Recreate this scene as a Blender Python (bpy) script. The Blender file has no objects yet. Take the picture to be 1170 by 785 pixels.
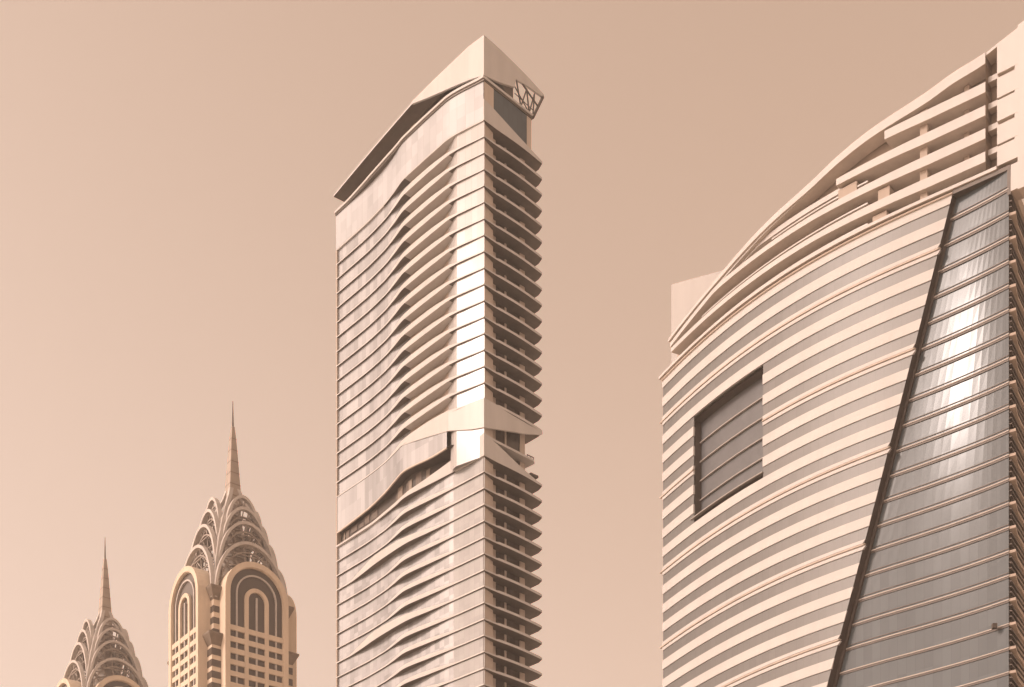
import bpy, math, random
import numpy as np
from mathutils import Vector

random.seed(4)
C = bpy.context.scene.collection
sc = bpy.context.scene

# ------------------------------------------------------------------ camera
F_PX, W_PX, CX, HZ, CAM_Z = 1724.0, 1170.0, 585.0, 1440.0, 1.7
cam_d = bpy.data.cameras.new('camera')
cam = bpy.data.objects.new('camera', cam_d)
C.objects.link(cam)
cam.location = (0, 0, CAM_Z)
cam.rotation_euler = (math.radians(90), 0, 0)
cam_d.sensor_width = 36.0
cam_d.lens = F_PX / W_PX * 36.0
cam_d.shift_y = (HZ - 392.5) / W_PX
cam_d.clip_start = 0.5
cam_d.clip_end = 20000
sc.camera = cam

# ------------------------------------------------------------------ light
SUN_DIR = Vector((-0.7906, -0.3059, 0.497)).normalized()     # towards the sun
SUN_EL = math.asin(SUN_DIR.z)
SUN_AZ = math.atan2(SUN_DIR.x, SUN_DIR.y)
world = bpy.data.worlds.new('World')
sc.world = world
world.use_nodes = True
nt = world.node_tree
nt.nodes.clear()
wo = nt.nodes.new('ShaderNodeOutputWorld')
bg = nt.nodes.new('ShaderNodeBackground')
sky = nt.nodes.new('ShaderNodeTexSky')
sky.sky_type = 'NISHITA'
sky.sun_disc = False
sky.sun_elevation = SUN_EL
sky.sun_rotation = SUN_AZ
sky.air_density = 1.0
sky.dust_density = 6.0
sky.ozone_density = 1.0
bw = nt.nodes.new('ShaderNodeRGBToBW')
nt.links.new(sky.outputs[0], bw.inputs[0])
pw = nt.nodes.new('ShaderNodeMath'); pw.operation = 'POWER'; pw.inputs[1].default_value = 0.68
ml = nt.nodes.new('ShaderNodeMath'); ml.operation = 'MULTIPLY'; ml.inputs[1].default_value = 10.75
nt.links.new(bw.outputs[0], pw.inputs[0])
nt.links.new(pw.outputs[0], ml.inputs[0])
# the dust is paler low down and towards the sun
wtc = nt.nodes.new('ShaderNodeTexCoord')
dt = nt.nodes.new('ShaderNodeVectorMath'); dt.operation = 'DOT_PRODUCT'; dt.inputs[1].default_value = (-0.62, 0, -0.75)
mr = nt.nodes.new('ShaderNodeMapRange'); mr.inputs['From Min'].default_value = -0.60; mr.inputs['From Max'].default_value = 0.0
mr.interpolation_type = 'SMOOTHSTEP'
dust = nt.nodes.new('ShaderNodeMix'); dust.data_type = 'RGBA'
dust.inputs[6].default_value = (.955, .645, .470, 1)
dust.inputs[7].default_value = (1.10, .81, .655, 1)
tint = nt.nodes.new('ShaderNodeMix'); tint.data_type = 'RGBA'; tint.blend_type = 'MULTIPLY'
tint.inputs[0].default_value = 1.0
nt.links.new(wtc.outputs['Generated'], dt.inputs[0])
nt.links.new(dt.outputs['Value'], mr.inputs['Value'])
nt.links.new(mr.outputs[0], dust.inputs[0])
nt.links.new(ml.outputs[0], tint.inputs[6])
nt.links.new(dust.outputs[2], tint.inputs[7])
nt.links.new(tint.outputs[2], bg.inputs[0])
bg.inputs[1].default_value = 0.1
nt.links.new(bg.outputs[0], wo.inputs[0])

sun_d = bpy.data.lights.new('sun', 'SUN')
sun_d.energy = 2.0
sun_d.angle = math.radians(0.5)
sun_d.color = (1.0, 0.86, 0.79)
sun = bpy.data.objects.new('sun', sun_d)
C.objects.link(sun)
sun.rotation_euler = SUN_DIR.to_track_quat('Z', 'Y').to_euler()

sc.view_settings.view_transform = 'Standard'
sc.view_settings.look = 'None'
sc.view_settings.exposure = -0.95
sc.view_settings.gamma = 1.0
sc.view_settings.use_curve_mapping = False
sc.cycles.max_bounces = 6
sc.cycles.diffuse_bounces = 4
sc.cycles.glossy_bounces = 4

# ------------------------------------------------------------------ materials
def mat(name, col, rough=0.7, metal=0.0, var=0.12, scale=0.15, spec=0.5, streak=False, bump=0.0):
    m = bpy.data.materials.new(name)
    m.use_nodes = True
    t = m.node_tree
    b = t.nodes['Principled BSDF']
    b.inputs['Roughness'].default_value = rough
    b.inputs['Metallic'].default_value = metal
    b.inputs['Specular IOR Level'].default_value = spec
    tc = t.nodes.new('ShaderNodeTexCoord')
    mp = t.nodes.new('ShaderNodeMapping')
    if streak:
        mp.inputs['Scale'].default_value = (1, 1, 0.12)
    n = t.nodes.new('ShaderNodeTexNoise')
    n.inputs['Scale'].default_value = scale
    n.inputs['Detail'].default_value = 6
    n.inputs['Roughness'].default_value = 0.65
    r = t.nodes.new('ShaderNodeValToRGB')
    r.color_ramp.elements[0].position = 0.3
    r.color_ramp.elements[1].position = 0.7
    lo = [c * (1 - var) for c in col]; hi = [min(1, c * (1 + var)) for c in col]
    r.color_ramp.elements[0].color = (*lo, 1)
    r.color_ramp.elements[1].color = (*hi, 1)
    t.links.new(tc.outputs['Object'], mp.inputs[0])
    t.links.new(mp.outputs[0], n.inputs['Vector'])
    t.links.new(n.outputs['Fac'], r.inputs[0])
    t.links.new(r.outputs[0], b.inputs['Base Color'])
    if bump:
        bp = t.nodes.new('ShaderNodeBump')
        bp.inputs['Strength'].default_value = bump
        bp.inputs['Distance'].default_value = 0.4
        t.links.new(n.outputs['Fac'], bp.inputs['Height'])
        t.links.new(bp.outputs[0], b.inputs['Normal'])
    return m

def glass_mat(name, col, rough, metal, pane=(1.6, 3.64), var=0.18, spec=0.6, tilt=0.012):
    """Coated curtain-wall glass: every pane has its own tone and a slight tilt (from UV cells in metres)."""
    m = bpy.data.materials.new(name)
    m.use_nodes = True
    t = m.node_tree
    b = t.nodes['Principled BSDF']
    b.inputs['Roughness'].default_value = rough
    b.inputs['Metallic'].default_value = metal
    b.inputs['Specular IOR Level'].default_value = spec
    uv = t.nodes.new('ShaderNodeUVMap')
    dv = t.nodes.new('ShaderNodeVectorMath'); dv.operation = 'DIVIDE'
    dv.inputs[1].default_value = (pane[0], pane[1], 1)
    fl = t.nodes.new('ShaderNodeVectorMath'); fl.operation = 'FLOOR'
    wn = t.nodes.new('ShaderNodeTexWhiteNoise'); wn.noise_dimensions = '2D'
    t.links.new(uv.outputs[0], dv.inputs[0])
    t.links.new(dv.outputs[0], fl.inputs[0])
    t.links.new(fl.outputs[0], wn.inputs['Vector'])
    # broad tone change plus pane-to-pane change
    ns = t.nodes.new('ShaderNodeTexNoise')
    ns.inputs['Scale'].default_value = 0.16
    ns.inputs['Detail'].default_value = 3
    mpn = t.nodes.new('ShaderNodeMapping'); mpn.inputs['Scale'].default_value = (1, 0.12, 1)
    t.links.new(uv.outputs[0], mpn.inputs[0])
    t.links.new(mpn.outputs[0], ns.inputs['Vector'])
    ad = t.nodes.new('ShaderNodeMath'); ad.operation = 'ADD'
    hv = t.nodes.new('ShaderNodeMath'); hv.operation = 'MULTIPLY'; hv.inputs[1].default_value = 0.5
    t.links.new(wn.outputs['Value'], hv.inputs[0])
    t.links.new(hv.outputs[0], ad.inputs[0])
    t.links.new(ns.outputs['Fac'], ad.inputs[1])
    r = t.nodes.new('ShaderNodeValToRGB')
    r.color_ramp.elements[0].position = 0.25
    r.color_ramp.elements[1].position = 1.15 if False else 1.0
    r.color_ramp.elements[0].color = (*[c * (1 - var) for c in col], 1)
    r.color_ramp.elements[1].color = (*[min(1, c * (1 + var)) for c in col], 1)
    t.links.new(ad.outputs[0], r.inputs[0])
    # pane joints
    fr = t.nodes.new('ShaderNodeVectorMath'); fr.operation = 'FRACTION'
    t.links.new(dv.outputs[0], fr.inputs[0])
    sx = t.nodes.new('ShaderNodeSeparateXYZ')
    t.links.new(fr.outputs[0], sx.inputs[0])
    lt = t.nodes.new('ShaderNodeMath'); lt.operation = 'LESS_THAN'; lt.inputs[1].default_value = 0.05
    t.links.new(sx.outputs[0], lt.inputs[0])
    mx = t.nodes.new('ShaderNodeMix'); mx.data_type = 'RGBA'; mx.blend_type = 'MULTIPLY'
    t.links.new(lt.outputs[0], mx.inputs[0])
    t.links.new(r.outputs[0], mx.inputs[6])
    mx.inputs[7].default_value = (0.82, 0.81, 0.80, 1)
    t.links.new(mx.outputs[2], b.inputs['Base Color'])
    # tilt of each pane
    geo = t.nodes.new('ShaderNodeNewGeometry')
    sb = t.nodes.new('ShaderNodeVectorMath'); sb.operation = 'SUBTRACT'; sb.inputs[1].default_value = (0.5, 0.5, 0.5)
    t.links.new(wn.outputs['Color'], sb.inputs[0])
    scl = t.nodes.new('ShaderNodeVectorMath'); scl.operation = 'SCALE'; scl.inputs['Scale'].default_value = tilt * 2
    t.links.new(sb.outputs[0], scl.inputs[0])
    av = t.nodes.new('ShaderNodeVectorMath'); av.operation = 'ADD'
    t.links.new(geo.outputs['Normal'], av.inputs[0])
    t.links.new(scl.outputs[0], av.inputs[1])
    nm = t.nodes.new('ShaderNodeVectorMath'); nm.operation = 'NORMALIZE'
    t.links.new(av.outputs[0], nm.inputs[0])
    t.links.new(nm.outputs[0], b.inputs['Normal'])
    return m

M = {
    'white': mat('white_cladding', (0.49, 0.48, 0.47), 0.3, var=0.07, scale=0.25, spec=0.16, streak=True),
    'white_bright': mat('white_render', (0.48, 0.472, 0.465), 0.6, var=0.06, scale=0.2, streak=True),
    'beige': mat('beige_panel', (0.48, 0.42, 0.365), 0.7, var=0.10, scale=0.4, streak=True),
    'tan': mat('tan_panel', (0.38, 0.32, 0.27), 0.75, var=0.10, scale=0.3, streak=True),
    'soffit_shade': mat('shaded_soffit', (0.10, 0.082, 0.067), 0.6, var=0.2, scale=0.5),  # dark colour stands for the shade under slabs and roof
    'brown': mat('brown_louvre', (0.055, 0.044, 0.036), 0.6, var=0.35, scale=0.5),
    'slot_shade': mat('slot_shade_brown', (0.24, 0.19, 0.15), 0.7, var=0.15, scale=0.4),
    'spire': mat('spire_cladding', (0.34, 0.285, 0.24), 0.6, 0.1, var=0.12, scale=0.3),
    'rail': mat('dark_bronze_metal', (0.10, 0.08, 0.065), 0.45, 0.3, var=0.15, scale=0.6),
    'stone': mat('beige_stone', (0.60, 0.505, 0.40), 0.85, var=0.10, scale=0.35, streak=True),
    'stone_lt': mat('pale_stone', (0.62, 0.53, 0.43), 0.85, var=0.08, scale=0.35, streak=True),
    'capmetal': mat('weathered_cap', (0.20, 0.16, 0.125), 0.6, 0.2, var=0.2, scale=0.5),
    'steel': mat('painted_steel', (0.48, 0.445, 0.415), 0.5, 0.15, var=0.12, scale=0.4),
    'lattice': mat('brown_steel_lattice', (0.31, 0.265, 0.23), 0.55, 0.2, var=0.25, scale=0.5),
    'louvre': mat('grey_louvre', (0.10, 0.105, 0.112), 0.55, 0.1, var=0.12, scale=0.4),
    'frame': mat('dark_frame', (0.085, 0.07, 0.06), 0.5, 0.2, var=0.15, scale=0.5),
    'ribbon': glass_mat('ribbon_glass', (0.116, 0.117, 0.115), 0.42, 0.0, pane=(1.5, 3.5), var=0.08, tilt=0.006),
    'glass_lt': glass_mat('pale_coated_glass', (0.30, 0.31, 0.325), 0.13, 0.3, var=0.30),
    'glass_bay': glass_mat('bay_coated_glass', (0.40, 0.395, 0.39), 0.19, 0.0, var=0.06, tilt=0.006, spec=0.19),
    'glass_mid': glass_mat('silver_coated_glass', (0.29, 0.295, 0.30), 0.22, 0.1, var=0.12, tilt=0.006, spec=0.3),
    'glass_crown': glass_mat('crown_glass', (0.37, 0.385, 0.405), 0.4, 0.0, spec=0.4, pane=(2.2, 3.2), var=0.17, tilt=0.004),
    'glass_grey': glass_mat('grey_coated_glass', (0.074, 0.090, 0.101), 0.185, 0.0, pane=(1.5, 3.65), var=0.18, tilt=0.0035, spec=0.18),
    'glass_dk': glass_mat('dark_window_glass', (0.075, 0.062, 0.052), 0.2, 0.1, pane=(1.5, 3.64), var=0.45, spec=0.5),
    'sand': mat('sandy_ground', (0.60, 0.52, 0.44), 0.95, var=0.25, scale=0.02),
}

# ------------------------------------------------------------------ mesh helpers
class MB:
    def __init__(self):
        self.v = []; self.f = []; self.mi = []; self.uv = []
    def quad(self, a, b, c, d, mi=0, uv=None):
        n = len(self.v)
        self.v += [tuple(a), tuple(b), tuple(c), tuple(d)]
        self.f.append((n, n + 1, n + 2, n + 3)); self.mi.append(mi)
        self.uv += uv if uv else [(0.8, 1.0)] * 4
    def poly(self, pts, mi=0):
        n = len(self.v)
        self.v += [tuple(p) for p in pts]
        self.f.append(tuple(range(n, n + len(pts)))); self.mi.append(mi)
        self.uv += [(0.8, 1.0)] * len(pts)
    def box(self, x0, x1, y0, y1, z0, z1, mi=0):
        p = [(x0, y0, z0), (x1, y0, z0), (x1, y1, z0), (x0, y1, z0), (x0, y0, z1), (x1, y0, z1), (x1, y1, z1), (x0, y1, z1)]
        for q in ((3, 2, 1, 0), (4, 5, 6, 7), (0, 1, 5, 4), (1, 2, 6, 5), (2, 3, 7, 6), (3, 0, 4, 7)):
            self.quad(*[p[i] for i in q], mi=mi)
    def bar(self, a, b, w, mi=0, h=None):
        a = Vector(a); b = Vector(b); h = h or w
        d = (b - a).normalized()
        up = Vector((0, 0, 1)) if abs(d.z) < 0.95 else Vector((1, 0, 0))
        s = d.cross(up).normalized() * w / 2; u = s.cross(d).normalized() * h / 2
        A = [a - s - u, a + s - u, a + s + u, a - s + u]; B = [b - s - u, b + s - u, b + s + u, b - s + u]
        for i in range(4):
            j = (i + 1) % 4
            self.quad(A[i], A[j], B[j], B[i], mi)
        self.poly(A[::-1], mi); self.poly(B, mi)
    def loft(self, rings, closed=True, mi=0, caps=True):
        for r0, r1 in zip(rings, rings[1:]):
            n = len(r0)
            for i in range(n if closed else n - 1):
                j = (i + 1) % n
                m = mi[i] if isinstance(mi, (list, tuple)) else mi
                self.quad(r0[i], r0[j], r1[j], r1[i], m)
        if caps:
            m = mi[0] if isinstance(mi, (list, tuple)) else mi
            self.poly(rings[0][::-1], m); self.poly(rings[-1], m)
    def prism(self, pts, z0, z1, mi=0):
        n = len(pts)
        for i in range(n):
            j = (i + 1) % n
            a, b = pts[i], pts[j]
            self.quad((*a, z0), (*b, z0), (*b, z1), (*a, z1), mi)
        self.poly([(*p, z0) for p in pts][::-1], mi); self.poly([(*p, z1) for p in pts], mi)
    def turn(self, k):
        """a copy of this builder turned k quarter turns about the z axis"""
        o = MB(); c, s = ((1, 0), (0, 1), (-1, 0), (0, -1))[k % 4]
        o.v = [(x * c - y * s, x * s + y * c, z) for x, y, z in self.v]
        o.f = list(self.f); o.mi = list(self.mi); o.uv = list(self.uv)
        return o
    def build(self, name, mats, parent=None, smooth=False):
        me = bpy.data.meshes.new(name)
        me.from_pydata(self.v, [], self.f)
        mats = mats if isinstance(mats, (list, tuple)) else [mats]
        for m in mats: me.materials.append(m)
        me.polygons.foreach_set('material_index', self.mi)
        ul = me.uv_layers.new(name='UVMap')
        ul.data.foreach_set('uv', [c for p in self.uv for c in p])
        me.update()
        o = bpy.data.objects.new(name, me)
        C.objects.link(o)
        if parent: o.parent = parent
        return o

def thing(name, label, cat, loc, rz=0.0, group=None):
    o = bpy.data.objects.new(name, None)
    o.empty_display_size = 5
    C.objects.link(o)
    o.location = loc; o.rotation_euler = (0, 0, rz)
    o['label'] = label; o['category'] = cat
    if group: o['group'] = group
    return o

def curve(pts):
    """smooth curve through control points (monotone cubic)"""
    xs = [p[0] for p in pts]; ys = [p[1] for p in pts]
    n = len(xs)
    d = [(ys[i + 1] - ys[i]) / (xs[i + 1] - xs[i]) for i in range(n - 1)]
    m = [d[0]] + [0 if d[i - 1] * d[i] <= 0 else 2 * d[i - 1] * d[i] / (d[i - 1] + d[i]) for i in range(1, n - 1)] + [d[-1]]
    def f(x):
        if x <= xs[0]: return ys[0]
        if x >= xs[-1]: return ys[-1]
        i = 0
        while x > xs[i + 1]: i += 1
        h = xs[i + 1] - xs[i]; t = (x - xs[i]) / h
        return ((2 * t**3 - 3 * t**2 + 1) * ys[i] + (t**3 - 2 * t**2 + t) * h * m[i]
                + (-2 * t**3 + 3 * t**2) * ys[i + 1] + (t**3 - t**2) * h * m[i + 1])
    return f

def frange(a, b, n):
    return [a + (b - a) * i / n for i in range(n + 1)]

# ------------------------------------------------------------------ ground
g = MB()
g.quad((-6000, -6000, 0), (6000, -6000, 0), (6000, 6000, 0), (-6000, 6000, 0))
go = g.build('ground', M['sand']); go['kind'] = 'structure'

# ------------------------------------------------------------------ slender tower with wavy bands
TD = 335.0
TX = -6.2
def tz(py):                       # height of a row of the corner edge
    return CAM_Z + (HZ - py) / F_PX * TD
tower = thing('skyscraper', 'tall slender tower with wavy white balcony bands and a pointed roof corner', 'skyscraper',
              (TX, TD, 0), math.atan2(0.683, 0.731) - math.radians(1.9))
tower.scale = (1, 1.045, 1)
LF, RX, RWALL, RPAN = 55.0, 18.6, 15.0, 3.85
def ry(x): return 0.075 * x       # the right face leans back a little
FH = 3.643
Z_TOP = tz(138)                   # underside of the band below the glass crown
Z_UP0 = Z_TOP - 17 * FH           # lowest band of the upper part
Z_LO = tz(521)                    # highest band of the lower part
FHL = 3.634

B_up = curve([(0, .15), (8.5, 2.45), (10, 2.6), (17, 2.62), (24.8, 2.5), (30, 1.55), (35, .75), (44, .18), (55, .12)])
B_lo = curve([(0, .15), (10, .85), (17, 1.55), (25, 2.25), (30, 1.45), (35, .7), (44, .15), (55, .12)])
F_up = curve([(0, .28), (5, .32), (11, .9), (16, 1.25), (22, 1.3), (24.8, 1.2), (30, .7), (34, .28), (55, .26)])
F_lo = curve([(0, .28), (7, .30), (13, .75), (20, 1.0), (25, .9), (30, .6), (35, .28), (55, .26)])
F_leaf = curve([(0, .34), (10, .4), (20, 1.2), (30, 1.9), (37, 2.1), (44, 1.3), (50, .34), (55, .32)])
B_leaf = curve([(0, .15), (10, .8), (17, 1.5), (25, 2.3), (32, 2.0), (38, 1.5), (44, .7), (50, .15), (55, .12)])
W_lo = curve([(0, .16), (8, .18), (13, .95), (18, .9), (22, 1.0), (27, 1.7), (31, 1.0), (36, .16), (55, .16)])
G_core = lambda s: float(np.interp(s, [0, 7, 7.6, 10, 14, 24.79], [-.09, 1.80, 1.86, 1.15, .2, .75]))
def G_up(s):
    if s <= 24.8: return min(B_up(s) - .24, G_core(s))
    return min(B_up(s) - .42, .75)
G_low = curve([(0, -.2), (8, .45), (20, .78), (30, .78), (36, .3), (44, -.25), (55, -.3)])
def G_lo(s): return min(B_lo(s) - .35, G_low(s))

SS = sorted(set([round(x, 3) for x in frange(0, 55, 55)] + [9.69, 9.71, 24.79, 24.81, 34.5]))

def band(name, z, B, F, lens, right=True, F_r=0.58):
    """one floor band: fascia, parapet back, slab and soffit, from the far end of the long face round the corner to the side"""
    m = MB()
    path = []                    # outer, inner, fascia height, soffit material
    for s in reversed(SS):
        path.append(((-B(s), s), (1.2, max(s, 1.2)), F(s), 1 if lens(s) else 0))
    b0 = B(0)
    path[-1] = ((-b0, -b0), (1.2, 1.2), F(0), 1)
    if right:
        for x in (1.2, 2.4, 3.6, RPAN):
            path.append(((x, ry(x) - 0.16), (x, 3.6), F(0) + .1, 1))
        for x in (4.6, 6, 8, 10, 12, 14, 16, 17.6):
            path.append(((x, ry(x) - 0.16 - 0.30 * math.sin(math.pi * (x - 3.8) / 15)), (min(x, 13), 3.6), F_r, 1))
        path.append(((RX, ry(RX) - 0.16), (13.0, 3.6), F_r * .8, 1))
        path.append(((RX + 0.6, 3.0), (13.0, 4.2), F_r, 1))
        path.append(((RX + 0.5, 7.0), (13.0, 7.0), F_r, 1))
        path.append(((RX - 1.5, 13.0), (13.0, 13.0), F_r, 1))
    for (o0, i0, f0, s0), (o1, i1, f1, s1) in zip(path, path[1:]):
        def sect(o, i, f):
            d = Vector((i[0] - o[0], i[1] - o[1])); L = d.length or 1; d /= L
            p = (o[0] + d.x * .28, o[1] + d.y * .28)
            t = z + min(.30, f)
            return [(*o, z), (*o, z + f), (*p, z + f), (*p, t - .002), (*i, t - .002), (*i, z)]
        A = sect(o0, i0, f0); Bq = sect(o1, i1, f1)
        for q in range(5):
            m.quad(A[q], Bq[q], Bq[q + 1], A[q + 1], 0)
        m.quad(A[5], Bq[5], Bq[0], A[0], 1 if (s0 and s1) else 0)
    for e in (path[0], path[-1]):
        o, i, f, _ = e
        m.poly([(*o, z), (*i, z), (*i, z + min(.3, f)), (*o, z + f)], 0)
    return m.build(name, [M['white'], M['soffit_shade']], tower)

never = lambda s: False
# bands of the upper part
for k in range(1, 18):
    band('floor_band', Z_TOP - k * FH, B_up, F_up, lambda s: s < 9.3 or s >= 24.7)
# bands of the lower part, down to the ground
nlo = int(Z_LO // FHL)
for j in range(1, nlo):
    leaf = j % 5 == 3
    band('floor_band', Z_LO - j * FHL, B_leaf if leaf else B_lo, F_leaf if leaf else F_lo,
         lambda s: True)

def skin(name, off, s_list, z0, z1, material, rows=1, inset=0.0):
    m = MB()
    for za, zb in zip(frange(z0, z1, rows), frange(z0, z1, rows)[1:]):
        for a, b in zip(s_list, s_list[1:]):
            m.quad((-off(b), b, za), (-off(a), a, za), (-off(a), a, zb), (-off(b), b, zb), 0,
                   [(b, za - z0), (a, za - z0), (a, zb - z0), (b, zb - z0)])
    return m, material, name

def put(sk): return sk[0].build(sk[2], sk[1], tower)

s_flush = [s for s in SS if s >= 24.8]
s_balc = [s for s in SS if 11 <= s <= 24.8]
s_bay = [s for s in SS if s <= 9.7]
s_bay_up = [s for s in SS if s <= 11]
# upper part: flush curtain wall, balcony back walls, bright corner bay
put(skin('curtain_wall', G_up, s_flush, Z_UP0, Z_TOP, M['glass_lt']))
put(skin('balcony_wall', G_up, s_balc, Z_UP0, Z_TOP, M['tan']))
put(skin('corner_bay', G_up, s_bay_up, Z_UP0, Z_TOP, M['glass_bay']))
# lower part
put(skin('curtain_wall', G_lo, [s for s in SS if s >= 9.7], 0, Z_LO, M['glass_lt']))
put(skin('corner_bay', G_lo, s_bay, 0, Z_LO, M['glass_mid']))

# mechanical storey between the two parts
ZL0, ZL1 = tz(519.5), tz(497)
top_louvre = curve([(0, tz(494)), (13, tz(494.5)), (26, tz(488.5)), (40, tz(496)), (55, tz(502))])
up_lo = curve([(0, tz(495)), (7, tz(503)), (13, tz(508.5)), (26, tz(516.5)), (55, tz(519.3))])
m = MB()
ls = [s for s in SS if s >= 8]
for a, b in zip(ls, ls[1:]):
    oa, ob = max(-1.15, B_lo(a) - 2.3), max(-1.15, B_lo(b) - 2.3)
    m.quad((-ob, b, Z_LO), (-oa, a, Z_LO), (-oa, a, top_louvre(a) + 1), (-ob, b, top_louvre(b) + 1))
    # head soffit
    m.quad((-oa, a, top_louvre(a)), (-B_up(a) + .2, a, top_louvre(a)), (-B_up(b) + .2, b, top_louvre(b)), (-ob, b, top_louvre(b)), 0)
lv = m.build('louvre_strip', M['brown'], tower)
rnd = random.Random(7)
PATCH = [mat('brown_patch_a', (0.13, 0.10, 0.08), 0.6, var=.3, scale=.8), mat('brown_patch_b', (0.22, 0.18, 0.145), 0.6, var=.2, scale=.8), M['rail'], M['rail']]
s = 10.6
while s < 53:
    w = rnd.choice((.5, .9, 1.3, 1.8, 2.4))
    o = max(-1.15, B_lo(s) - 2.3)
    za = Z_LO + .5 + rnd.choice((0, .6, 1.6)); zt = min(top_louvre(s), top_louvre(min(55, s + w))) - rnd.choice((.02, .4, 1.2))
    if zt - za > .8 and rnd.random() < .42:
        m = MB(); m.box(-o - .15, -o + .2, s, s + w, za, zt)
        m.build('louvre_panel', rnd.choice(PATCH), lv)
    s += w + rnd.choice((.25, .4, .9))
# glass spandrel zone above the louvres
m = MB()
for a, b in zip(SS, SS[1:]):
    if a < 9.6: continue
    oa, ob = B_up(a) - .1, B_up(b) - .1
    m.quad((-ob, b, top_louvre(b)), (-oa, a, top_louvre(a)), (-oa, a, Z_UP0), (-ob, b, Z_UP0), 0,
           [(b, 0), (a, 0), (a, 7), (b, 7)])
    m.quad((-ob - .06, b, top_louvre(b) - .25), (-oa - .06, a, top_louvre(a) - .25), (-oa - .06, a, top_louvre(a) + .1), (-ob - .06, b, top_louvre(b) + .1), 1)
    m.quad((-ob - .06, b, top_louvre(b) - .25), (-ob + .3, b, top_louvre(b) - .25), (-oa + .3, a, top_louvre(a) - .25), (-oa - .06, a, top_louvre(a) - .25), 1)
m.build('spandrel_glazing', [M['glass_lt'], M['beige']], tower)
m = MB()
for a, b in zip(s_bay, s_bay[1:]):
    oa, ob = G_up(a) + .1, G_up(b) + .1
    m.quad((-ob, b, Z_LO), (-oa, a, Z_LO), (-oa, a, Z_UP0), (-ob, b, Z_UP0), 0, [(b, 0), (a, 0), (a, 12), (b, 12)])
m.build('corner_bay', M['glass_bay'], tower)

def tri_fascia(name, left, right, B, th=0.45):
    """folded fascia round the corner: left/right give (position, bottom, top) stations"""
    m = MB()
    st = [((-B(s) - .08, s), a, b) for s, a, b in reversed(left)]
    x0, a, b = right[0]
    st[-1] = ((-B(0) - .08, -B(0) - .08), a, b)
    st += [((x, ry(x) - .26), a, b) for x, a, b in right[1:]]
    def sec(i):
        (x, y), a, b = st[i]
        p = st[max(i - 1, 0)][0]; q = st[min(i + 1, len(st) - 1)][0]
        d = Vector((q[0] - p[0], q[1] - p[1])).normalized()
        n = Vector((-d.y, d.x))                       # inwards
        return [(x, y, a), (x, y, b), (x + n.x * th, y + n.y * th, b), (x + n.x * th, y + n.y * th, a)]
    rings = [sec(i) for i in range(len(st))]
    m.loft(rings)
    return m.build(name, M['white'], tower)

# band below the crown, with its right parapet wedge
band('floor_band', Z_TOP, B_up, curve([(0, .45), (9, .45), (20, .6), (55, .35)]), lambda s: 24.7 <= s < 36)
tri_fascia('parapet_wedge', [(0, Z_TOP + .02, tz(114)), (.02, Z_TOP + .02, tz(114))],
           [(0, Z_TOP + .02, tz(114)), (3, Z_TOP + .02, tz(117.5)), (10, Z_TOP + .02, tz(126)), (RX, Z_TOP + .02, tz(135.5))], B_up)
# wedge hanging below the last upper band
tri_fascia('hanging_fascia',
           [(0, tz(489), Z_UP0 + .3), (3, tz(486), Z_UP0 + .3), (9, tz(477), Z_UP0 + .3), (15, tz(470), Z_UP0 + .3), (20, tz(464), Z_UP0 + .3), (26.5, Z_UP0 + .1, Z_UP0 + .3)],
           [(0, tz(489), Z_UP0 + .3), (6, tz(480), Z_UP0 + .3), (12, tz(471.5), Z_UP0 + .2), (RX, Z_UP0 - .5, Z_UP0 + .05)], B_up)
# band on top of the lower part with its wedge-shaped parapet
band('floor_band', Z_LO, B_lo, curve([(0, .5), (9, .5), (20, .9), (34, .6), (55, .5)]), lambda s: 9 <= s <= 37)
tri_fascia('parapet_wedge', [(s, Z_LO + .02, up_lo(s)) for s in (0, 2, 4, 7, 10, 13, 18, 24, 30, 40, 54.8)],
           [(0, Z_LO + .02, up_lo(0)), (5, Z_LO + .02, tz(502)), (11, Z_LO + .02, tz(511)), (RX, Z_LO + .02, tz(520))], B_lo)
# thin balcony slab inside the mechanical storey on the right
m = MB()
m.prism([(.2, .05), (RPAN, ry(RPAN) + .2), (15.6, .95), (16.6, 1.6), (16.0, 7), (13, 7), (2, 3.6)], tz(497), tz(494.4))
m.build('balcony_slab', M['white'], tower)
m = MB()
for x in (14.5, 15.5, 16.4):
    m.box(x, x + .12, 1.7, 1.82, tz(494.4) + .01, tz(490))
m.box(14.4, 16.5, 1.66, 1.86, tz(490) + .005, tz(489.2))
m.box(15.3, 17.6, 1.4, 4.5, Z_LO + 1.7, Z_LO + 2.2)
m.build('balcony_railing', M['rail'], tower)

# right face: pale corner panel, dark recessed glazing, columns
m = MB()
for z0, z1 in ((0, Z_LO - .02), (Z_LO + .3, Z_TOP - .02)):
    m.quad((0.05, 0.3, z0), (RPAN, ry(RPAN) + 1.1, z0), (RPAN, ry(RPAN) + 1.1, z1), (0.05, 0.3, z1))
    m.quad((RPAN, ry(RPAN) + 1.1, z0), (RPAN, 2.8, z0), (RPAN, 2.8, z1), (RPAN, ry(RPAN) + 1.1, z1))
m.build('corner_panel', M['beige'], tower)
m = MB()
m.quad((RPAN, 2.8, 0), (RWALL, 3.3, 0), (RWALL, 3.3, Z_TOP), (RPAN, 2.8, Z_TOP), 0,
       [(RPAN, 0), (RWALL, 0), (RWALL, Z_TOP), (RPAN, Z_TOP)])
m.build('recessed_glazing', M['glass_dk'], tower)
for x, w in ((4.6, 1.1), (8.6, .5), (13.4, 1.5)):
    m = MB(); yy = 2.8 + .5 * (x - RPAN) / (RWALL - RPAN)
    m.box(x, x + w, yy - .25, yy + .4, 0, Z_TOP - .03)
    m.build('column', M['beige'], tower)
m = MB()
m.prism([(1.35, 1.35), (RPAN + .3, 3.7), (RWALL, 3.75), (RWALL, 53.5), (12, 54.6), (1.35, 54.6)], 0, Z_TOP + .1)
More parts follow.
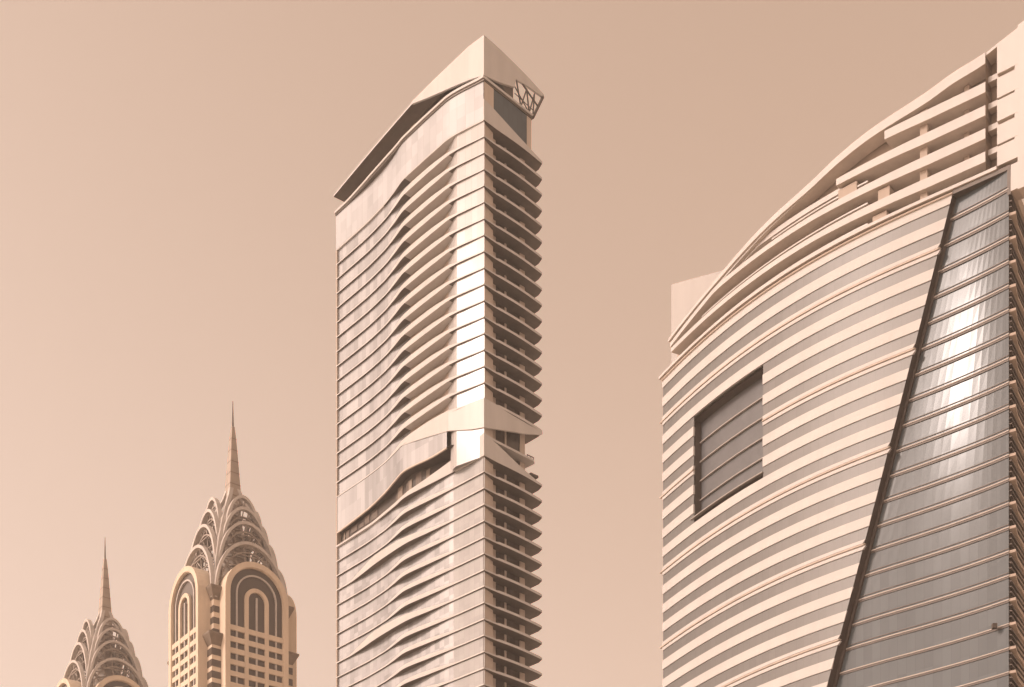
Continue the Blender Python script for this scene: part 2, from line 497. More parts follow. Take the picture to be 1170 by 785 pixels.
m.build('tower_core', M['beige'], tower)
m = MB()
for z0, z1 in ((0, tz(503)), (tz(502), tz(90))):
    m.box(.3, 13.0, 54.62, 54.9, z0 + .01, z1 - .01)
m.box(-.1, .29, 54.6, 55.02, .01, Z_TOP - .01)
m.build('end_wall', M['tan'], tower)

# glass crown
ZC = tz(91)
m = MB()
Bc = lambda s: B_up(s) + .02
for a, b in zip(SS, SS[1:]):
    m.quad((-Bc(b), b, Z_TOP + .3), (-Bc(a), a, Z_TOP + .3), (-Bc(a), a, ZC), (-Bc(b), b, ZC), 0,
           [(b, 0), (a, 0), (a, 10), (b, 10)])
m.build('crown_glazing', M['glass_crown'], tower)
m = MB()
m.quad((-.13, -.13, Z_TOP + .3), (2.9, ry(2.9) - .1, Z_TOP + .3), (2.9, ry(2.9) - .1, ZC), (-.13, -.13, ZC), 0)
m.build('crown_panel', M['beige'], tower)
m = MB()
m.quad((13.6, ry(13.6) - .08, Z_TOP + .3), (15.1, ry(15.1) - .05, Z_TOP + .3), (15.1, ry(15.1) - .05, ZC - .1), (13.6, ry(13.6) - .08, ZC - .1), 0)
m.quad((15.1, ry(15.1) - .05, Z_TOP + .3), (15.1, 20, Z_TOP + .3), (15.1, 20, ZC - .1), (15.1, ry(15.1) - .05, ZC - .1), 0)
m.build('crown_panel', M['beige'], tower)
m = MB()
m.quad((2.9, ry(2.9) - .07, Z_TOP + .3), (13.6, ry(13.6) - .07, Z_TOP + .3), (13.6, ry(13.6) - .07, ZC), (2.9, ry(2.9) - .07, ZC), 0,
       [(2.9, 0), (13.6, 0), (13.6, 10), (2.9, 10)])
m.build('crown_side_glazing', M['glass_grey'], tower)
# cornice along the crown
m = MB()
Bk = curve([(0, .2), (9, 1.45), (24, 2.7), (30, 2.2), (38, 1.5), (44, .9), (50, .45), (55, .3)])
ring = []
for s in reversed(SS):
    o = max(Bk(s), Bc(s) + .25) + .25
    y = s if s > 0 else -.45
    ring.append([(-o, y, ZC), (-o, y, ZC + .5), (2.4, max(y, .2), ZC + .5), (2.4, max(y, .2), ZC)])
ring.append([(15.6, ry(15.6) - .5, ZC - .1), (15.6, ry(15.6) - .5, ZC + .35), (15.6, 3, ZC + .35), (15.6, 3, ZC - .1)])
m.loft(ring, mi=[1, 1, 0, 1])
cn = m.build('crown_cornice', [M['white'], M['white']], tower)
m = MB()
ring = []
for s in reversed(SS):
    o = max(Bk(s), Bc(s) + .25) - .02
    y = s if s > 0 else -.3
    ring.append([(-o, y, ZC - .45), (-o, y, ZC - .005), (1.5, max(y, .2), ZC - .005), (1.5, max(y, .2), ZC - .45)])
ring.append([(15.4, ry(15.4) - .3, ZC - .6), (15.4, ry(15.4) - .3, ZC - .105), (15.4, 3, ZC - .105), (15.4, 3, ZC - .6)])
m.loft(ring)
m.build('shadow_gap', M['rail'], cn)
# set-back storey under the roof, coloured dark for the shade there
zr_left = lambda s: float(np.interp(s, [0, 22.8, 55], [tz(45), tz(49.5), tz(70)]))
m = MB()
rs = [0.6, 4, 8, 12, 17, 22.8, 30, 38, 46, 54]
for a, b in zip(rs, rs[1:]):
    m.quad((2.0, b, ZC + .4), (2.0, a, ZC + .4), (2.0, a, zr_left(a) - .5), (2.0, b, zr_left(b) - .5), 0, [(b, 0), (a, 0), (a, 6), (b, 6)])
m.quad((2.0, .6, ZC + .3), (9.0, 1.1, ZC + .3), (9.0, 1.1, tz(57)), (2.0, .6, tz(47)))
m.build('set_back_storey', M['brown'], tower)
m = MB()
for i in range(9):
    s = 26 + i * 3.1
    m.box(1.6, 1.95, s, s + (.35 if i % 3 else 1.6), ZC + .5, zr_left(s + 1.6) - .9)
m.build('set_back_pilaster', mat('weathered_brown_panel', (.30, .235, .18), .7, var=.2, scale=.5), tower)
# folded roof sheet
m = MB()
edge = [(s, zr_left(s)) for s in (55, 48, 40, 34, 28, 22.8, 16, 8)]
outer = [(-.9 - .5 * math.sin(math.pi * min(1, s / 55)), s, z) for s, z in edge] + [(-.35, -.35, tz(45))]
right = [(4.6, ry(4.6) - .4, tz(46.8)), (9.3, ry(9.3) - .4, tz(49.5)), (14, ry(14) - .4, tz(53)), (RX + .2, ry(RX) - .4, tz(58))]
ridge = [(12.0, y, z + .8) for (x, y, z) in outer[:-1]]
th = .45
n = len(outer)
inner_l = ridge + [(12.0, 6, tz(50))]
for i in range(n - 1):
    a, b, c, d = outer[i], outer[i + 1], inner_l[i + 1], inner_l[i]
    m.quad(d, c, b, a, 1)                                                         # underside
    up = lambda p: (p[0], p[1], p[2] + th)
    m.quad(up(a), up(b), up(c), up(d), 0)
    m.quad(a, b, up(b), up(a), 0)
allr = [outer[-1]] + right[:2]
inr = [(12.0, 6, tz(50)), (12.0, 6, tz(50)), (12.5, 6, tz(52)), (14, 6, tz(54)), (RX - .5, 7, tz(60))]
for i in range(len(allr) - 1):
    a, b, c, d = allr[i], allr[i + 1], inr[i + 1], inr[i]
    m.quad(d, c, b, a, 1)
    m.quad(up(a), up(b), up(c), up(d), 0)
    m.quad(a, b, up(b), up(a), 0)
m.quad(outer[0], inner_l[0], up(inner_l[0]), up(outer[0]), 0)
roof = m.build('roof_canopy', [M['white'], M['soffit_shade']], tower)
# white gable fins that meet at the apex
def fin(name, stations):
    m = MB(); rings = []
    for (x, y, a, b, nx, ny) in stations:
        rings.append([(x, y, a), (x, y, b), (x + nx * .5, y + ny * .5, b), (x + nx * .5, y + ny * .5, a)])
    m.loft(rings)
    return m.build(name, M['white'], tower)
def ox(s): return -1.0 - .55 * math.sin(math.pi * min(1, s / 55))
fin('roof_fin', [(ox(23.4), 23.4, zr_left(23.4) - .05, zr_left(23.4) + .5, 1, 0)] +
    [(ox(s), s, ZC + .55 + (tz(52.5) - ZC - .3) * (s / 23.4), zr_left(s) + .5, 1, 0) for s in (18, 12, 8, 4)] +
    [(-.45, -.45, ZC + .5, tz(45) + .5, .7, .7)])
fin('roof_fin', [(-.45, -.46, ZC + .5, tz(45) + .5, .7, .7), (4.6, ry(4.6) - .5, tz(82.5), tz(46.8) + .5, 0, 1),
                 (9.3, ry(9.3) - .5, tz(74.5), tz(49.5) + .5, 0, 1), (9.6, ry(9.6) - .5, tz(64), tz(49.7) + .5, 0, 1), (14, ry(14) - .5, tz(61), tz(53) + .5, 0, 1), (RX + .25, ry(RX) - .5, tz(59.5), tz(58) + .4, 0, 1)])
m = MB()
m.quad((5.5, ry(5.5) + .1, tz(81)), (9.3, ry(9.3) + .1, tz(90)), (9.3, ry(9.3) + .1, tz(74)), (5.5, ry(5.5) + .1, tz(80)))
m.build('roof_gusset', M['rail'], tower)
# open steel bracing under the right end of the roof
br = [((RX + .1, ry(RX) - .3, tz(58.5)), (15.3, ry(15.3) - .3, tz(93)), .5),
      ((12.0, ry(12) - .2, tz(62)), (16.9, ry(17) - .3, tz(74)), .25),
      ((9.5, ry(9.5) - .2, tz(72)), (14.5, ry(14) - .2, tz(91)), .18),
      ((10.0, ry(10) - .2, tz(62)), (11.5, ry(11) - .2, tz(90)), .24),
      ((11.5, ry(11) - .2, tz(90)), (13.4, ry(13) - .2, tz(64)), .24),
      ((13.4, ry(13) - .2, tz(64)), (14.2, ry(14) - .2, tz(90)), .24),
      ((14.2, ry(14) - .2, tz(90)), (16.0, ry(16) - .2, tz(62)), .24),
      ((16.0, ry(16) - .2, tz(62)), (15.4, ry(15) - .2, tz(91)), .24),
      ((9.5, ry(9.5) - .2, tz(80)), (15.8, ry(16) - .2, tz(83)), .12)]
for a, b, w in br:
    m = MB(); m.bar(a, b, w); m.build('roof_brace', M['rail'], tower)

# ------------------------------------------------------------------ curved office building on the right
DB = 243.0
PXS = np.array([757, 797, 839, 883, 926, 981, 1060, 1151], float)
HRS = np.array([.8585, .895, .9235, .950, .9745, 1.0, 1.032, 1.066])
co = np.polyfit((PXS - 950) / 200, HRS, 3)
def hrel(px): return float(np.polyval(co, (min(px, 1210) - 950) / 200))
def plan(px):
    D = DB / hrel(px)
    return Vector(((px - CX) / F_PX * D, D))
def pnorm(px):
    d = plan(px + 2) - plan(px - 2)
    d.normalize()
    return Vector((d.y, -d.x)) if d.y < 0 and False else Vector((d.y, -d.x))
def nz(n): return CAM_Z + n * DB / F_PX
BX, BY = plan(950)
office = thing('office_building', 'curved office block with striped white facade, slanted dark glass wing and finned roof', 'office building', (BX, BY, 0))
def P(px, n, off):
    q = plan(px); w = pnorm(px)
    return (q.x + w.x * off - BX, q.y + w.y * off - BY, nz(n))
ARC = [0.0]
PXG = list(range(750, 1215))
for a, b in zip(PXG, PXG[1:]): ARC.append(ARC[-1] + (plan(b) - plan(a)).length)
def arc(px): return float(np.interp(px, PXG, ARC))
PXL, PXR = 757.5, 1153.0
def diag(n): return 1090 + (n - 1173) * 0.2858
FLN = 24.93
def runs(n0, n1, endoff=0.0):
    """px spans of a facade strip between heights n0 and n1: (start, end at n0, end at n1)"""
    e0, e1 = diag(n0) + endoff, diag(n1) + endoff
    if n1 > 950 and n0 < 1078:
        return [(PXL, 793.0, 793.0), (872.0, e0, e1)]
    return [(PXL, e0, e1)]
def strip(m, px0, e0, e1, n0, n1, off, back, mi=0, sheet=False, step=9.0):
    if min(e0, e1) - px0 < 2: return
    k = max(2, int((max(e0, e1) - px0) / step))
    rows = []
    for i in range(k + 1):
        t = i / k
        pa = px0 + (e0 - px0) * t; pb = px0 + (e1 - px0) * t
        rows.append((pa, pb))
    for (a0, b0), (a1, b1) in zip(rows, rows[1:]):
        m.quad(P(a0, n0, off), P(a1, n0, off), P(b1, n1, off), P(b0, n1, off), mi,
               [(arc(a0), nz(n0)), (arc(a1), nz(n0)), (arc(b1), nz(n1)), (arc(b0), nz(n1))])
        if not sheet:
            m.quad(P(a0, n0, back), P(a1, n0, back), P(a1, n0, off), P(a0, n0, off), mi)
            m.quad(P(b0, n1, off), P(b1, n1, off), P(b1, n1, back), P(b0, n1, back), mi)
    if not sheet:
        a, b = rows[0]
        m.quad(P(a, n0, back), P(a, n0, off), P(b, n1, off), P(b, n1, back), mi)
        a, b = rows[-1]
        m.quad(P(a, n0, off), P(a, n0, back), P(b, n1, back), P(b, n1, off), mi)

NDBL = 1114.5
mm = 0
lights = []
n = NDBL + 2 * FLN
i = -2
while n > 6:
    lights.append((i, n)); n -= FLN; i += 1
for i, n in lights:
    if i % 4 == 0:
        for a, e0, e1 in runs(n - 6, n + 6):
            m = MB(); strip(m, a, e0, e1, n + 1.6, n + 5.6, .16, -.25)
            if not m.f: continue
            o = m.build('spandrel_band', M['white_bright'], office)
            m = MB(); strip(m, a, e0, e1, n - 5.6, n - 1.6, .16, -.25); m.build('spandrel_band', M['white_bright'], office)
            m = MB(); strip(m, a - (2.0 if a == PXL else 0), e0, e1, n - 1.0, n + 0.4, .34, -.2)
            m.build('projecting_fin', M['beige'], o)
    else:
        for a, e0, e1 in runs(n - 5.8, n + 5.8):
            m = MB(); strip(m, a, e0, e1, n - 5.8, n + 5.8, .16, -.25)
            if m.f: m.build('spandrel_band', M['white_bright'], office)
    # window ribbon below this band
    h = 5.7
    lo = n - FLN + h; hi = n - h
    if lo < 0: continue
    for a, e0, e1 in runs(lo, hi):
        m = MB(); strip(m, a, e0, e1, lo - .4, hi + .4, 0.0, 0, sheet=True)
        if m.f: m.build('window_ribbon', M['ribbon'], office)

# recessed louvred plant opening
m = MB()
wp = frange(793, 872, 10)
for a, b in zip(wp, wp[1:]):
    m.quad(P(a, 949, -1.6), P(b, 949, -1.6), P(b, 1079, -1.6), P(a, 1079, -1.6))
lp = m.build('louvre_panel', M['louvre'], office)
m = MB()
for a, b in zip(wp, wp[1:]):
    m.quad(P(a, 949.5, .1), P(b, 949.5, .1), P(b, 949.5, -1.6), P(a, 949.5, -1.6))
    m.quad(P(a, 1078, -1.6), P(b, 1078, -1.6), P(b, 1078, .05), P(a, 1078, .05))
m.quad(P(793, 949, -1.6), P(793, 949, -.2), P(793, 1079, -.2), P(793, 1079, -1.6))
m.quad(P(872, 949, -.2), P(872, 949, -1.6), P(872, 1079, -1.6), P(872, 1079, -.2))
m.build('opening_reveal', M['frame'], lp)
for k in range(5):
    m = MB(); n = 953 + 24.6 * k
    strip(m, 792.5 if k else 790, 872, 872, n - .6, n + .6, -1.2 if k else .3, -1.55)
    m.build('louvre_rail', mat('louvre_rail_metal', (.30, .28, .26), .6, 0, var=.1) if k == 0 else bpy.data.materials['louvre_rail_metal'], lp)

# slanted glass wing, one strip of panes per storey
NG = 1146.0
gl = []
n = NG + 25.8
while n > 8:
    gl.append(n); n -= 25.8
tops = [1171.0] + gl[1:] + [1.0]
GO = -1.35
WB = 1.5
_wb = lambda d: 1.5 * max(0.0, 1 - d / 18) ** 2
def wlean(n): return (n - 1173) * 0.0008
def wbow(px): return _wb(max(0, arc(PXR) - arc(px)))
def gstrip(m, n0, n1, off, back, sheet, d0=1.0, d1=0.0):
    k = 14
    for j in range(k):
        t0, t1 = j / k, (j + 1) / k
        f = lambda n, t: diag(n) + d0 + (PXR - d1 - diag(n) - d0) * t
        a0, a1, b0, b1 = f(n0, t0), f(n0, t1), f(n1, t0), f(n1, t1)
        g0, g1 = wbow(f(n0, t0)), wbow(f(n0, t1)); l0, l1 = wlean(n0), wlean(n1)
        m.quad(P(a0, n0, off + g0 + l0), P(a1, n0, off + g1 + l0), P(b1, n1, off + g1 + l1), P(b0, n1, off + g0 + l1), 0,
               [(arc(a0), nz(n0)), (arc(a1), nz(n0)), (arc(b1), nz(n1)), (arc(b0), nz(n1))])
        if not sheet:
            m.quad(P(a0, n0, back + g0 + l0), P(a1, n0, back + g1 + l0), P(a1, n0, off + g1 + l0), P(a0, n0, off + g0 + l0))
            m.quad(P(b0, n1, off + g0 + l1), P(b1, n1, off + g1 + l1), P(b1, n1, back + g1 + l1), P(b0, n1, back + g0 + l1))
for t, b in zip(tops, tops[1:]):
    m = MB(); gstrip(m, b, t, GO, 0, True)
    m.build('glass_strip', M['glass_grey'], office)
RAILM = mat('pale_rail_metal', (.40, .365, .335), .6, 0, var=.08)
for n in gl[1:]:
    m = MB(); gstrip(m, n + .2, n + 1.3, GO + .18, GO, False); o = m.build('floor_rail', RAILM, office)
    m = MB(); gstrip(m, n - 2.0, n - .3, GO + .12, GO, False); m.build('rail_shadow', M['frame'], o)  # dark bar drawn as the shadow line under the rail
    if n > 700:
        m = MB(); gstrip(m, n + 3.6, n + 4.4, GO + .10, GO, False); m.build('rail_line', M['frame'], o)
# slanted reveal, its shade put into the dark colour, and frame
m = MB()
st = frange(2, 1172, 40)
for a, b in zip(st, st[1:]):
    m.quad(P(diag(a), a, .14), P(diag(a) + .2, a, GO - .1 + wlean(a)), P(diag(b) + .2, b, GO - .1 + wlean(b)), P(diag(b), b, .14))
    m.quad(P(diag(a) + .3, a, GO + .35 + wlean(a)), P(diag(a) + 3.6, a, GO + .35 + wlean(a)), P(diag(b) + 3.6, b, GO + .35 + wlean(b)), P(diag(b) + .3, b, GO + .35 + wlean(b)))
    m.quad(P(diag(a) + 3.6, a, GO + .35 + wlean(a)), P(diag(a) + 3.6, a, GO - .1 + wlean(a)), P(diag(b) + 3.6, b, GO - .1 + wlean(b)), P(diag(b) + 3.6, b, GO + .35 + wlean(b)))
fp = frange(1089.5, 1155, 10)
for a, b in zip(fp, fp[1:]):
    m.quad(P(a, 1167, .3), P(b, 1167, .3), P(b, 1171.5, .3), P(a, 1171.5, .3))
    m.quad(P(a, 1167, GO), P(b, 1167, GO), P(b, 1167, .3), P(a, 1167, .3))
m.quad(P(1151.5, 1140, .28), P(1155.5, 1140, .28), P(1155.5, 1167, .28), P(1151.5, 1167, .28))
m.build('glass_frame', M['frame'], office)
m = MB(); c0 = Vector(P(1137, 682, GO + WB + .2)); m.box(c0.x - .35, c0.x + .35, c0.y - .4, c0.y + .25, c0.z - .35, c0.z + .35)
m.build('wall_lamp', M['frame'], office)

# roof zone
roofn = curve([(757, 1209), (768, 1213), (820, 1230), (876, 1249), (926, 1261), (960, 1273), (995, 1282), (1060, 1292), (1090, 1299), (1123, 1303), (1141, 1308), (1170, 1315), (1200, 1322)])
m = MB()
pp = frange(760, 1140, 44)
fh = lambda p: float(np.interp(p, [768, 930, 1060], [5.5, 6.5, 11]))
for a, b in zip(pp, pp[1:]):
    m.quad(P(a, 1170, -2.6), P(b, 1170, -2.6), P(b, roofn(b) - 2, -2.6), P(a, roofn(a) - 2, -2.6))
m.build('roof_screen', M['tan'], office)  # tan stands for the shade behind the fins
def finstrip(px0, px1, nlo, nhi, off, back, name='roof_fin_band', material='white_bright', step=8):
    m = MB(); k = max(2, int((px1 - px0) / step)); rings = []
    for px in frange(px0, px1, k):
        a = nlo(px) if callable(nlo) else nlo; b = nhi(px) if callable(nhi) else nhi
        rings.append([P(px, a, back), P(px, a, off), P(px, b, off), P(px, b, back)])
    m.loft(rings, mi=[1, 0, 0, 0])  # beige undersides give the white fins a painted shade
    return m.build(name, [M[material], M['beige']], office)
# base cornice
finstrip(755.5, 1140, 1172.0, 1175.5, .55, -1.8, 'roof_cornice')
finstrip(757.5, 1089, 1167.6, 1169.2, .42, -.2, 'roof_cornice', 'tan')
# full length fins; each ends on the left where the sloping rim meets it
finstrip(769, 1127, lambda p: 1197 - fh(p), 1197, .45, -2.55)
finstrip(768, 1127, lambda p: min(1222, roofn(p) - 8) - fh(p), lambda p: min(1222, roofn(p) - 8), .45, -2.55)
finstrip(957, 1127, lambda p: 1247 - fh(p), 1247, .45, -2.55)
finstrip(1012, 1127, lambda p: 1272 - fh(p), 1272, .45, -2.55)
finstrip(800, 960, lambda p: min(1234, roofn(p) - 11), lambda p: min(1240, roofn(p) - 8), -.5, -1.85)
# rim beam along the sloping roof edge
finstrip(766, 1127, lambda p: roofn(p) - 3.5 - 8.5 * min(1, max(0, (p - 768) / 300)), lambda p: roofn(p), .5, -2.2, 'roof_rim')
finstrip(767, 960, lambda p: roofn(p) - 8.5, lambda p: roofn(p) - 5.5, .15, -1.9, 'roof_rim')
for n0 in (1180.5, 1204, 1229):
    finstrip(772 if n0 < 1200 else (800 if n0 < 1225 else 880), 990, n0, n0 + 1.6, -.35, -2.5, 'roof_louvre', 'white')
# small boxes and upright between the fins
for (a, b, n0, n1, of) in ((957, 978, 1222.5, 1236, -.2), (1003, 1016, 1197.5, 1211, -.1), (996, 1012, 1175.6, 1185.8, -.3)):
    finstrip(a, b, n0, n1, of, -1.85, 'roof_unit', 'tan')
finstrip(1050, 1058.5, 1175.6, lambda p: roofn(p) - 13, -.35, -1.88, 'roof_post', 'tan', 3)
finstrip(1098, 1104, 1175.6, lambda p: roofn(p) - 13, -1.3, -1.88, 'roof_post', 'tan', 3)
# upright slot and the white end wall with its grooves
m = MB()
m.quad(P(1127, 1175.6, -2.1), P(1140, 1175.6, -2.1), P(1140, roofn(1140) - 2, -2.1), P(1127, roofn(1127) - 2, -2.1))
m.quad(P(1127, 1175.6, -2.1), P(1127, 1175.6, .3), P(1127, roofn(1127) - 1, .3), P(1127, roofn(1127) - 1, -2.1))
m.build('roof_slot', M['slot_shade'], office)  # brown stands for the shade inside the slot
for n0 in (1197, 1223, 1247, 1276):
    finstrip(1127.2, 1139.8, n0, n0 + 6, -.7, -2.0, 'slot_bar', 'white', 4)
lv = [1176] + [1199, 1224, 1249, 1275]
for i, n0 in enumerate(lv):
    top = (lv[i + 1] - (4.5 if i % 2 else 2.5)) if i + 1 < len(lv) else roofn
    finstrip(1140, 1164, n0, top, .3, -2.4, 'end_wall_panel', 'white_bright', 6)
    if i + 1 < len(lv):
        finstrip(1140.2, 1160, lv[i + 1] - (4.4 if i % 2 else 2.4), lv[i + 1] - .1, -.35, -2.3, 'end_wall_groove', 'tan', 6)
        finstrip(1160, 1164, lv[i + 1] - (4.4 if i % 2 else 2.4), lv[i + 1] - .1, .28, -2.3, 'end_wall_panel', 'white_bright', 2)
finstrip(1127, 1140, lambda p: roofn(p) - 3, roofn, .3, -2.4, 'roof_rim', 'white_bright', 4)
finstrip(1164.3, 1196, 1140, lambda p: roofn(p) + 1, .55, -3.0, 'end_pylon', 'white_bright', 8)
finstrip(1155.5, 1164, 1143, 1171, .25, -2.5, 'end_wall_panel', 'white_bright', 4)

# dark side face that recedes behind the glass wing
RD = Vector((.53, .85)).normalized(); RN = Vector((.85, -.53)).normalized()
c0 = plan(PXR); w0 = pnorm(PXR); c0 = c0 + w0 * (GO + WB) - Vector((BX, BY))
def Q(t, n, off): q = c0 + RD * t + RN * off; return (q.x, q.y, nz(n))
m = MB()
m.quad(Q(0, 0, 0), Q(26, 0, 0), Q(26, 1145, 0), Q(0, 1145, 0), 0, [(0, 0), (26, 0), (26, 160), (0, 160)])
m.build('side_glazing', M['glass_dk'], office)
for n in gl[1:]:
    m = MB()
    m.loft([[Q(.15, n - 1.6, 0), Q(.15, n - 1.6, 1.0), Q(.15, n + 1.2, 1.0), Q(.15, n + 1.2, 0)],
            [Q(3.4, n - 1.6, 0), Q(3.4, n - 1.6, .55), Q(3.4, n + 1.2, .55), Q(3.4, n + 1.2, 0)],
            [Q(26, n - 1.0, 0), Q(26, n - 1.0, .5), Q(26, n + 1.0, .5), Q(26, n + 1.0, 0)]])
    o = m.build('side_slab', M['tan'], office)
    for k in range(3):
        m = MB(); h = n - 6.5 - k * 6
        m.loft([[Q(.15, h, 0), Q(.15, h, .4), Q(.15, h + 1.2, .4), Q(.15, h + 1.2, 0)], [Q(26, h, 0), Q(26, h, .4), Q(26, h + 1.2, .4), Q(26, h + 1.2, 0)]])
        m.build('side_louvre', M['frame'], o)
# solid body behind the facade
body = [tuple(Vector(P(px, 0, -4.6)[:2])) for px in frange(757.5, 1150, 24)]
e = Vector(body[-1]); body += [tuple(e + RD * 24), tuple(Vector(body[0]) + RD * 34)]
m = MB(); m.prism(body, 0, nz(1166)); m.build('building_body', M['tan'], office)
m = MB()
a = Vector(P(757.5, 0, 0)[:2]); b = a + RD * 30
m.quad((*a, 0), (*b, 0), (*b, nz(1168)), (*a, nz(1168)))
m.build('side_wall', M['beige'], office)
# plain white lift tower behind the left end
a = Vector((.10556 * 300, 300)); dxy = Vector((13.5, -6.0)).normalized(); nb = Vector((-dxy.y, dxy.x))
pts = [a, a + dxy * 20, a + dxy * 20 + nb * 14, a + nb * 14]
m = MB(); m.prism([tuple(p - Vector((BX, BY))) for p in pts], 0, CAM_Z + 1115 * 300 / F_PX)
m.build('lift_tower', M['white_bright'], office)

# ------------------------------------------------------------------ art deco towers with arched crowns and spires
def arch_pts(r, zb, zs, k=18):
    """outline from the left foot up over the half circle to the right foot"""
    p = [(-r, zb)]
    for i in range(k + 1):
        t = math.pi - math.pi * i / k
        p.append((r * math.cos(t), zs + r * math.sin(t)))
    p.append((r, zb))
    return p
def arch_strip(m, ro, ri, zb, zs, y0, y1, mi=0):
    A, Bq = arch_pts(ro, zb, zs), arch_pts(ri, zb, zs)
    rings = [[(a[0], y0, a[1]), (a[0], y1, a[1]), (b[0], y1, b[1]), (b[0], y0, b[1])] for a, b in zip(A, Bq)]
    m.loft(rings, mi=mi)

def build_deco(root):
    ZS, YF = 200.5, -16.5                    # spring line of the stone arch, face plane
    ZW = 190.6                               # top of the ordinary storeys
    # wing with its arched front, made once, turned for the other three sides
    stone = MB(); gl_ = MB(); met = MB(); sp = MB()
    arch_strip(stone, 10.5, 8.9, 0, ZS, YF, -6.0)
    arch_strip(stone, 9.6, 8.7, 0, ZS, YF + .35, YF + 1.2)
    arch_strip(stone, 3.95, 2.75, 0, ZS - 1.2, YF + .25, YF + 1.2)
    out = arch_pts(8.95, 0, ZS)
    gl_.poly([(x, YF + 1.0, z) for x, z in out])
    for xx in (-8.95, ):
        pass
    arch_strip(met, 6.75, 6.3, 0, ZS, YF + .45, YF + 1.05)
    met.box(-.25, .25, YF + .4, YF + 1.05, 0, ZS - 1.2 + 1.2)
    z = ZW
    while z > 2:
        for xa, xb in ((-8.75, -3.9), (-2.8, 2.8), (3.9, 8.75)):
            sp.box(xa, xb, YF + .38, YF + 1.05, z - 1.5, z)
        z -= 3.42
    for k in range(4):
        w = stone.turn(k).build('wing_frame', M['stone'], root)
        gl_.turn(k).build('arched_window', M['glass_dk'], w)
        met.turn(k).build('metal_mullion', M['steel'], w)
        sp.turn(k).build('spandrel', M['stone'], w)
    # wing back wall and core
    core = MB(); core.box(-9.5, 9.5, -9.5, 9.5, 0, 199.2)
    core.build('stone_core', M['stone_lt'], root)
    # corner bays in two tiers, each with a flared dark cap
    bay = MB(); bw_ = MB(); bw2 = MB(); cap = MB(); cap2 = MB()
    bay.box(-13.4, -9.6, -13.4, -9.6, 0, 184.6)
    bay.box(-12.4, -9.61, -12.4, -9.61, 184.6, 198.6)
    z = 183.4
    while z > 2:
        bw_.box(-13.52, -9.7, -13.52, -9.7, z - 2.0, z); z -= 3.42
    z = 196.6
    while z > 187.5:
        bw2.box(-12.5, -9.7, -12.5, -9.7, z - 1.9, z - .1); z -= 3.42
    def capat(cap, e, z0, z1, ex):
        r0 = [(-e, -e, z0), (-9.6, -e, z0), (-9.6, -9.6, z0), (-e, -9.6, z0)]
        e2 = e + ex
        r1 = [(-e2, -e2, z1), (-9.2, -e2, z1), (-9.2, -9.2, z1), (-e2, -9.2, z1)]
        r2 = [(x, y, z1 + .5) for x, y, _ in r1]
        cap.loft([r0, r1, r2])
    capat(cap, 13.5, 184.4, 187.2, 1.5)
    capat(cap2, 12.5, 198.4, 201.6, 1.4)
    for k in range(4):
        b = bay.turn(k).build('corner_bay', M['stone_lt'], root)
        bw_.turn(k).build('bay_window', M['glass_dk'], b)
        bw2.turn(k).build('bay_window', M['glass_dk'], b)
        cap.turn(k).build('flared_cap', M['capmetal'], b)
        cap2.turn(k).build('flared_cap', M['capmetal'], b)
    # stepped arches of the crown
    tiers = [(12.2, 12.9, 199.0, 218.5), (10.1, 10.7, 206.5, 225.6), (8.1, 8.9, 213.0, 230.8), (6.2, 7.4, 219.0, 235.0)]
    for e, d, zb, za in tiers:
        H = za - zb; arch = MB(); lat = MB()
        def ring(t, sc_, yy, dd, wd):
            x = e * sc_ * math.cos(t); zz = zb + (H * sc_ if sc_ < 1 else H) * max(0.0, math.sin(t)) ** .9
            xo = (e * sc_ - wd) * math.cos(t); zo = zb + ((H * sc_) - wd * 1.1) * max(0.0, math.sin(t)) ** .9
            return [(x, yy, zz), (x, yy + dd, zz), (xo, yy + dd, zo), (xo, yy, zo)]
        ts = frange(math.pi, 0, 26)
        arch.loft([ring(t, 1.0, -d, 1.4, .8) for t in ts])
        lat.loft([ring(t, .86, -d + 1.1, .5, .35) for t in ts])
        for i in range(1, 9):
            t = math.pi * i / 9
            c_, s_ = math.cos(t), max(0.0, math.sin(t)) ** .9
            lat.bar((e * .97 * c_, -d + 1.1, zb + H * .96 * s_), (e * .40 * c_, -d + 2.4, zb + H * .55 * s_), .28)
        for q in (.35, .6, .8):
            zz = zb + H * q; xx = e * math.sqrt(max(.02, 1 - q * q)) * .95
            lat.bar((-xx, -d + 1.3, zz), (xx, -d + 1.3, zz), .26)
        for k in range(4):
            a = arch.turn(k).build('crown_arch', M['steel'], root)
            lat.turn(k).build('arch_lattice', M['lattice'], a)
    # curved corner ribs joining the tiers
    prof = [(12.3, 198.9), (11.9, 205), (10.7, 212), (9.0, 219), (6.9, 226), (4.8, 231.5), (2.6, 236.5), (1.6, 240)]
    rib = MB()
    rib.loft([[(-r, -r, z), (-r + 1.2, -r, z), (-r + 1.2, -r + 1.2, z), (-r, -r + 1.2, z)] for r, z in prof])
    for k in range(4): rib.turn(k).build('corner_rib', M['steel'], root)
    # inner core of the crown with ring beams
    cc = MB()
    pr = [(6.6, 198.9), (5.2, 206), (3.9, 214), (3.0, 221), (2.4, 228), (2.0, 234), (1.7, 238)]
    def octo(r, z): return [(r * a, r * b, z) for a, b in ((-1, -.5), (-.5, -1), (.5, -1), (1, -.5), (1, .5), (.5, 1), (-.5, 1), (-1, .5))]
    cc.loft([octo(r, z) for r, z in pr])
    ccore = cc.build('crown_core', M['lattice'], root)
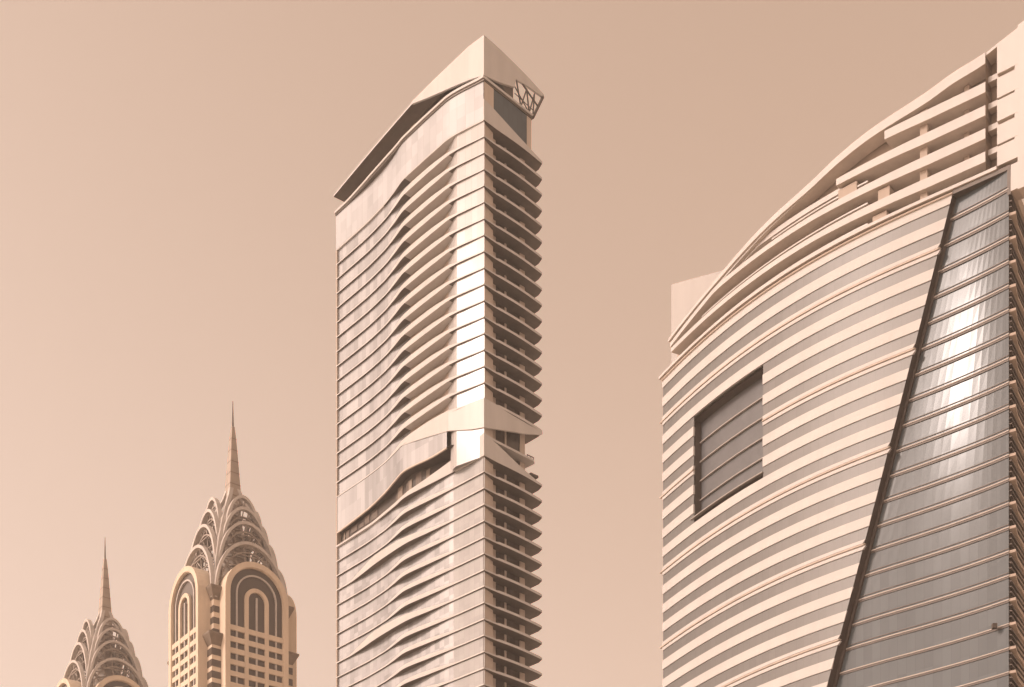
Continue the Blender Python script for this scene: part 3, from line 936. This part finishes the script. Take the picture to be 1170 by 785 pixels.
    rb = MB()
    for i in range(11):
        z = 201 + i * 3.3; r = float(np.interp(z, [p[1] for p in pr], [p[0] for p in pr])) + .35
        rb.loft([octo(r, z), octo(r, z + .5)])
    rb.build('ring_beam', M['steel'], ccore)
    # spire
    spm = MB()
    def sq(r, z): return [(-r, -r, z), (r, -r, z), (r, r, z), (-r, r, z)]
    spm.loft([sq(2.1, 233), sq(1.75, 240), sq(1.25, 248), sq(.8, 255), (sq(.42, 259))])
    sp_o = spm.build('spire', M['spire'], root)
    nd = MB(); nd.loft([sq(.24, 259), sq(.07, 267)]); nd.build('needle', M['rail'], sp_o)
    for i in range(6):
        z = 237 + i * 3.6; r = float(np.interp(z, [233, 240, 248, 255, 259], [2.1, 1.75, 1.25, .8, .42])) + .05
        ln = MB(); ln.loft([sq(r, z), sq(r * .98, z + .22)])
        ln.build('spire_ring', M['capmetal'], sp_o)

RZ = math.atan2(.597, .802)
D1 = 466.0
deco = thing('spired_tower', 'larger of two beige art deco towers, arched windows below its crown and spire', 'tower',
             ((266 - CX) / F_PX * D1, D1, 0), RZ, 'twin art deco towers with spires')
build_deco(deco)

def copy_tree(o, parent=None):
    c = o.copy(); C.objects.link(c)
    if parent: c.parent = parent
    for ch in list(o.children): copy_tree(ch, c)
    return c
deco2 = copy_tree(deco)
D2 = 553.6
deco2.location = ((120 - CX) / F_PX * D2, D2, 0)
deco2['label'] = 'smaller art deco tower with spire, only its arched crown showing at lower left'

# ------------------------------------------------------------------ dusty air
hz = MB(); hz.box(-800, 800, -300, 1000, -1, 300)
hm = bpy.data.materials.new('haze_air'); hm.use_nodes = True
ht = hm.node_tree; ht.nodes.clear()
hout = ht.nodes.new('ShaderNodeOutputMaterial'); hv = ht.nodes.new('ShaderNodeVolumePrincipled')
hv.inputs['Color'].default_value = (.95, .93, .90, 1); hv.inputs['Density'].default_value = 0.00021
ht.links.new(hv.outputs[0], hout.inputs['Volume'])
ho = hz.build('haze', hm); ho['kind'] = 'stuff'
